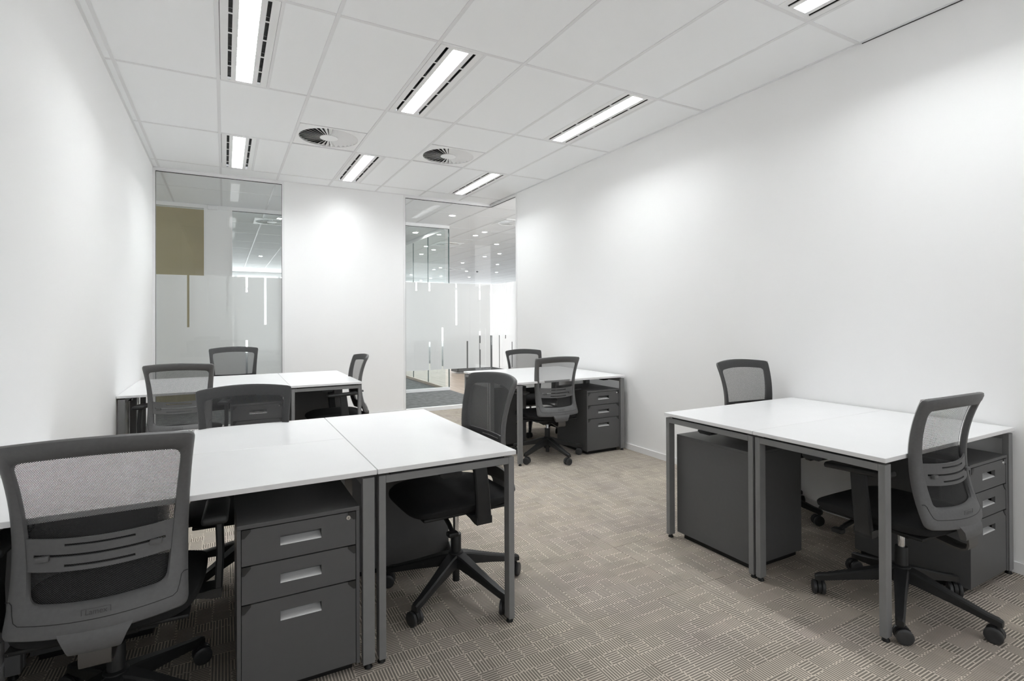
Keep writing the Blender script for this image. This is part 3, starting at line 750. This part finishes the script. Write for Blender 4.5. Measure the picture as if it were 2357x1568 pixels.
def chair_frame():
    b = MB(); bm = b.bm
    prof = [(0.0, -0.002), (0.06, -0.010), (0.25, -0.016), (0.6, -0.018), (0.9, -0.013), (1.0, -0.004), (1.0, 0.006), (0.5, 0.009), (0.0, 0.007)]
    rings = []
    for (ou, oz), (iu, iz) in zip(OUT, INN):
        ring = []
        for a, d in prof:
            u, z = ou + (iu - ou) * a, oz + (iz - oz) * a
            ring.append(bm.verts.new((u, yback(u, z) + d, z)))
        rings.append(ring)
    n, mm = len(rings), len(prof)
    for i in range(n):
        for k in range(mm):
            bm.faces.new((rings[i][k], rings[(i + 1) % n][k], rings[(i + 1) % n][(k + 1) % mm], rings[i][(k + 1) % mm]))
    return b.mesh('back_frame', 'chair_plastic', True)
def chair_mesh():
    bm = bmesh.new(); uvl = bm.loops.layers.uv.new('UVMap')
    nu, nz = 14, 18
    g = []
    for j in range(nz + 1):
        s = j / nz; row = []
        for i in range(nu + 1):
            q = -1 + 2 * i / nu
            z = 0.442 + s * (0.945 - 0.442 + 0.014 * (1 - q * q))
            u = q * (hwid(min(z, 0.945)) - 0.004)
            row.append((bm.verts.new((u, yback(u, z) + 0.0115 + 0.002 * (q ** 8), z)), u, z))
        g.append(row)
    for j in range(nz):
        for i in range(nu):
            c = (g[j][i], g[j][i + 1], g[j + 1][i + 1], g[j + 1][i])
            f = bm.faces.new([k[0] for k in c])
            for l, k in zip(f.loops, c): l[uvl].uv = (k[1] * 1.03, k[2] * 1.02)
    me = bpy.data.meshes.new('back_mesh'); bm.to_mesh(me); bm.free(); me.materials.append(MATS['mesh_fabric'])
    for p in me.polygons: p.use_smooth = True
    return me
def rows_band(cols, rows, skip, d0, d1, name, mat):
    b = MB(); bm = b.bm
    V = {}
    def v(i, j, d):
        if (i, j, d) not in V:
            u, zz = cols[i], rows[j]
            z = zz - 0.010 * (u / 0.16) ** 2 * -1 * 0.6
            V[(i, j, d)] = bm.verts.new((u, yback(u, z) + d, z))
        return V[(i, j, d)]
    cells = {(i, j) for i in range(len(cols) - 1) for j in range(len(rows) - 1)} - skip
    for (i, j) in cells:
        for d in (d0, d1): bm.faces.new((v(i, j, d), v(i + 1, j, d), v(i + 1, j + 1, d), v(i, j + 1, d)))
        for (di, dj, e) in ((-1, 0, ((i, j), (i, j + 1))), (1, 0, ((i + 1, j), (i + 1, j + 1))), (0, -1, ((i, j), (i + 1, j))), (0, 1, ((i, j + 1), (i + 1, j + 1)))):
            if (i + di, j + dj) not in cells:
                p, q = e; bm.faces.new((v(*p, d0), v(*q, d0), v(*q, d1), v(*p, d1)))
    return b.mesh(name, mat, True)
def make_chair():
    t = thing('office_chair', '', 'chair')
    ob('back_frame', chair_frame(), t)
    ob('back_mesh', chair_mesh(), t)
    # lumbar band with three slits
    cols = [-0.170, -0.150, -0.128, -0.105, -0.080, -0.064, -0.030, 0.0, 0.030, 0.064, 0.080, 0.105, 0.128, 0.150, 0.170]
    rows = [0.592, 0.603, 0.6095, 0.629, 0.636, 0.657, 0.6635, 0.677]
    skip = set()
    for i in range(len(cols) - 1):
        if cols[i] >= -0.081 and cols[i + 1] <= 0.081: skip |= {(i, 1), (i, 5)}
        if cols[i] >= -0.151 and cols[i + 1] <= 0.151: skip.add((i, 3))
    lum = ob('lumbar_support', rows_band(cols, rows, skip, -0.010, -0.003, 'lumbar_support', 'chair_plastic'), t)
    for s in (-1, 1):
        u = s * 0.128; y = yback(u, 0.633)
        MB().box(u - 0.015, u + 0.015, y - 0.023, y - 0.009, 0.624, 0.639, bevel=0.003).build('slider', 'chair_plastic', lum, smooth=True)
    # tab under the frame
    b = MB(); bm = b.bm; g = []
    for z, w, d in ((0.452, 0.086, 0.004), (0.438, 0.079, 0.001), (0.424, 0.071, 0.000), (0.402, 0.062, 0.001), (0.393, 0.058, 0.004), (0.388, 0.052, 0.010)):
        fr_ = (-1, -0.6, -0.2, 0.2, 0.6, 1)
        g.append([bm.verts.new((w * q_, yback(w * q_ * 0.95, max(z, 0.43)) + dd + (d if dd < 0 else 0), z)) for dd in (-0.0155, 0.010) for q_ in (fr_ if dd < 0 else fr_[::-1])])
    for a, c in zip(g, g[1:]):
        for i in range(12): bm.faces.new((a[i], a[(i + 1) % 12], c[(i + 1) % 12], c[i]))
    bm.faces.new(g[0]); bm.faces.new(g[-1])
    b.build('back_tab', 'chair_plastic', t, smooth=True)
    # groove of the lower shell, logo
    def gp(a, frac): return a
    pts = []
    def onback(u, z): pts.append((u, yback(u, z) - 0.0173, z))
    for u, z in ((-0.2065, 0.530), (-0.197, 0.530), (-0.191, 0.524), (-0.187, 0.500), (-0.182, 0.483), (-0.172, 0.476)): onback(u, z)
    for i in range(1, 16):
        u = -0.172 + 0.344 * i / 16; onback(u, 0.476 - 0.004 * (1 - (u / 0.172) ** 2))
    for u, z in ((0.172, 0.476), (0.182, 0.483), (0.187, 0.500), (0.191, 0.524), (0.197, 0.530), (0.2065, 0.530)): onback(u, z)
    MB().tube(pts, 0.0011, 6).build('seam', 'groove_dark', t)
    me = text_mesh('Lamex', 0.0185); me.materials.clear(); me.materials.append(MATS['logo_dark'])
    for v in me.vertices:
        u, z = v.co.x, 0.4895 + v.co.y; v.co = Vector((u, yback(u, z) - 0.0193, z))
    lg = ob('logo', me, t)
    q = MB()
    for a, c in (((-0.032, 0.4785), (0.032, 0.4785)), ((-0.032, 0.4990), (0.032, 0.4990)), ((-0.032, 0.4785), (-0.032, 0.4990)), ((0.032, 0.4785), (0.032, 0.4990))):
        q.tube([(a[0] + (c[0] - a[0]) * s, yback(a[0] + (c[0] - a[0]) * s, 0.4885) - 0.0190, a[1] + (c[1] - a[1]) * s) for s in (0, 0.5, 1)], 0.0006, 4)
    q.build('logo_border', 'logo_dark', lg)
    # J-shaped back bracket
    b = MB(); bm = b.bm
    cen = [(-0.06, 0.366), (-0.14, 0.356), (-0.205, 0.344), (-0.235, 0.343), (-0.250, 0.352), (-0.254, 0.368), (-0.252, 0.392), (-0.248, 0.42)]
    g = []
    for i, (y, z) in enumerate(cen):
        a = Vector(cen[min(i + 1, len(cen) - 1)]) - Vector(cen[max(i - 1, 0)]); a.normalize(); nrm = Vector((-a.y, a.x)) * 0.004
        w = 0.036
        g.append([bm.verts.new(p) for p in ((-w, y + nrm.x, z + nrm.y), (w, y + nrm.x, z + nrm.y), (w, y - nrm.x, z - nrm.y), (-w, y - nrm.x, z - nrm.y))])
    for a, c in zip(g, g[1:]):
        for i in range(4): bm.faces.new((a[i], a[(i + 1) % 4], c[(i + 1) % 4], c[i]))
    bm.faces.new(g[0]); bm.faces.new(g[-1])
    b.build('back_bracket', 'bracket_steel', t, smooth=True)
    # seat cushion
    tb = bmesh.new(); bmesh.ops.create_grid(tb, x_segments=14, y_segments=14, size=1)
    top = [v for v in tb.verts]
    ext = bmesh.ops.extrude_face_region(tb, geom=list(tb.faces))
    newv = [e for e in ext['geom'] if isinstance(e, bmesh.types.BMVert)]
    lowset = set(top) - set(newv)
    for v in tb.verts:
        x, y = v.co.x, v.co.y
        isup = v in newv
        # superellipse footprint
        n = 4.5; m_ = max(abs(x), abs(y)); rr = (abs(x) ** n + abs(y) ** n) ** (1 / n) if m_ > 0 else 1
        k_ = m_ / rr if rr > 0 else 1
        x, y = x * k_, y * k_
        wx = 0.243 - 0.018 * max(0, -y)
        edge = m_ ** 6
        X, Y = x * wx * (1 - 0.03 * (0 if isup else 1)), 0.035 + y * 0.245
        if isup: z = 0.458 - 0.022 * edge - 0.006 * max(0, 1 - x * x) * (1 if y < .6 else .5) - 0.020 * max(0, y) ** 3
        else: z = 0.396 + 0.006 * edge - 0.006 * max(0, y) ** 3
        if isup and m_ < 0.999: pass
        v.co = Vector((X, Y, z))
    b = MB(); b.add(tb); bmesh.ops.remove_doubles(b.bm, verts=b.bm.verts, dist=1e-5)
    # soften rim: push the side walls outward
    seat = b.build('seat', 'seat_fabric', t, smooth=False)
    for p in seat.data.polygons: p.use_smooth = True
    md = seat.modifiers.new('soft', 'BEVEL'); md.width = 0.02; md.segments = 4; md.limit_method = 'ANGLE'; md.angle_limit = R(50)
    MB().box(-0.21, 0.21, -0.18, 0.24, 0.384, 0.398, bevel=0.006).build('seat_pan', 'black_plastic', t, smooth=True)
    b = MB(); b.prism([(-0.13, 0.386), (0.15, 0.386), (0.15, 0.368), (0.06, 0.338), (-0.06, 0.332), (-0.13, 0.352)], 'X', -0.075, 0.075)
    b.build('tilt_mechanism', 'black_plastic', t)
    b = MB().tube([(-0.07, 0.11, 0.368), (-0.15, 0.115, 0.362), (-0.20, 0.12, 0.350), (-0.235, 0.125, 0.335)], 0.010, 8)
    b.box(-0.262, -0.225, 0.105, 0.150, 0.322, 0.342, bevel=0.006)
    b.build('lever', 'black_plastic', t, smooth=True)
    MB().tube([(0.07, 0.07, 0.368), (0.16, 0.075, 0.364), (0.225, 0.08, 0.362)], 0.007, 8).box(0.215, 0.27, 0.062, 0.10, 0.356, 0.366, bevel=0.004).build('lever', 'black_plastic', t, smooth=True)
    # arms
    for s in (-1, 1):
        b = MB(); bm = b.bm; g = []
        for z, xc, yc, wy, wx in ((0.374, 0.277, 0.000, 0.034, 0.012), (0.388, 0.279, 0.000, 0.034, 0.012), (0.50, 0.284, 0.008, 0.032, 0.0115), (0.60, 0.281, 0.018, 0.030, 0.0115), (0.628, 0.276, 0.022, 0.030, 0.012)):
            c = 0.005
            g.append([bm.verts.new((s * (xc + px), yc + py, z)) for px, py in ((-wx + c, -wy), (wx - c, -wy), (wx, -wy + c), (wx, wy - c), (wx - c, wy), (-wx + c, wy), (-wx, wy - c), (-wx, -wy + c))])
        for a, c in zip(g, g[1:]):
            for i in range(8): bm.faces.new((a[i], a[(i + 1) % 8], c[(i + 1) % 8], c[i]))
        bm.faces.new(g[0]); bm.faces.new(g[-1])
        arm = b.build('armrest', 'base_plastic', t, smooth=True)
        MB().prism([(s * 0.12, 0.392), (s * 0.12, 0.380), (s * 0.22, 0.372), (s * 0.262, 0.362), (s * 0.289, 0.362), (s * 0.289, 0.392), (s * 0.262, 0.392), (s * 0.235, 0.388)], 'Y', -0.036, 0.036).build('arm_bracket', 'base_plastic', arm)
        p = MB().box(s * 0.272 - 0.038, s * 0.272 + 0.038, -0.105, 0.152, 0.622, 0.648, bevel=0.011, seg=3)
        for v in p.bm.verts:
            if v.co.y > 0.05: v.co.z -= 0.012 * ((v.co.y - 0.05) / 0.1) ** 2
        p.build('arm_pad', 'base_plastic', arm, smooth=True)
    MB().lathe([(0.0135, 0.10), (0.0135, 0.345), (0.012, 0.35)], 20).build('gas_piston', 'chrome', t, smooth=True)
    # fixed lower part
    MB().lathe([(0.012, 0.045), (0.0165, 0.047), (0.0165, 0.13), (0.0245, 0.135), (0.0245, 0.262), (0.023, 0.265), (0.0145, 0.265)], 24).build('column', 'base_plastic', t, smooth=True)
    b = MB(); b.lathe([(0.026, 0.118), (0.036, 0.122), (0.038, 0.15), (0.034, 0.182), (0.025, 0.187)], 30)
    for k in range(5):
        a = 2 * PI * k / 5; M = Matrix.Rotation(a, 4, 'Z')
        tbm = bmesh.new(); g = []
        for r_, w, zt, zb in ((0.018, 0.030, 0.181, 0.124), (0.06, 0.026, 0.172, 0.120), (0.18, 0.020, 0.134, 0.098), (0.290, 0.017, 0.102, 0.075), (0.318, 0.016, 0.098, 0.070), (0.334, 0.013, 0.091, 0.068)):
            c = 0.006
            g.append([tbm.verts.new((r_, px, pz)) for px, pz in ((-w, zb), (w, zb), (w, zt - c), (w - c, zt), (-w + c, zt), (-w, zt - c))])
        for p, q in zip(g, g[1:]):
            for i in range(6): tbm.faces.new((p[i], p[(i + 1) % 6], q[(i + 1) % 6], q[i]))
        tbm.faces.new(g[0]); tbm.faces.new(g[-1])
        bmesh.ops.transform(tbm, matrix=M, verts=tbm.verts); b.add(tbm)
    base = b.build('star_base', 'base_plastic', t, smooth=True)
    # casters
    c = MB().cyl((0, 0, 0.048), (0, 0, 0.074), 0.009, seg=14)
    c.lathe([(0.005, -0.008), (0.029, -0.007), (0.030, 0.0), (0.029, 0.007), (0.005, 0.008)], 18, axis='X', c=(0, -0.010, 0.034))
    cm = c.mesh('caster', 'base_plastic', True)
    wm = MB().lathe([(0.006, -0.0085), (0.022, -0.0085), (0.0285, -0.006), (0.0308, -0.003), (0.0308, 0.006), (0.027, 0.0085), (0.02, 0.0095), (0.006, 0.0095)], 26, axis='X').mesh('wheel', 'caster_plastic', True)
    for k in range(5):
        a = 2 * PI * k / 5
        co_ = ob('caster', cm, base, (0.318 * math.cos(a), 0.318 * math.sin(a), 0), random.uniform(0, 2 * PI))
        for s in (-1, 1):
            w_ = ob('wheel', wm, co_, (s * 0.0165, -0.010, 0.0308)); w_.rotation_euler = (0, 0, 0 if s > 0 else PI)
    return t
LOWER = ('star_base', 'column')
def place_chair(t, x, y, rot, dh, base_deg, label):
    t.location = (x, y, 0); t.rotation_euler = (0, 0, R(rot))
    for ch in t.children:
        nm = ch.name.split('.')[0]
        if nm == 'star_base':
            ch.rotation_euler = (0, 0, R(base_deg - rot))
            for cs in ch.children:
                if cs.name.startswith('caster'): cs.rotation_euler = (0, 0, random.uniform(0, 2 * PI))
        elif nm not in LOWER: ch.location = (0, 0, dh)
    tag(t, label, 'chair', 'black mesh swivel chairs')
chairs = [
    (-0.297, 2.035, -2.0, -0.007, 48.0, 'big black mesh swivel chair nearest the camera, its back towards us'),
    (0.090, 2.926, 178.4, -0.039, 5.0, 'mesh swivel chair facing the camera behind the near left desks'),
    (0.950, 2.298, 92.2, 0.041, 0.5, 'mesh swivel chair tucked sideways under the near left end desk'),
    (-0.270, 4.711, -6.3, -0.001, 30.0, 'mesh swivel chair with its back to us at the rear left cluster'),
    (0.082, 5.945, 179.4, 0.033, 10.0, 'mesh swivel chair in front of the frosted left glazed panel'),
    (0.925, 5.036, 90.9, -0.017, 20.0, 'mesh swivel chair seen edge-on against the plain back wall'),
    (2.606, 4.105, -2.1, -0.024, 57.0, 'mesh swivel chair with its back to us beside the rear right pedestal'),
    (3.019, 5.106, 174.2, -0.043, 22.0, 'mesh swivel chair beyond the rear right desks, at the end of the right wall'),
    (3.120, 2.245, 173.2, 0.018, 66.9, 'mesh swivel chair behind the right pair of desks, alone against the right wall'),
    (2.603, 1.216, -1.4, 0.002, 60.0, 'mesh swivel chair at the nearest right desk, seen from behind and its side')]
ch0 = make_chair()
for i, a in enumerate(chairs): place_chair(ch0 if i == 0 else copy_tree(ch0), *a)
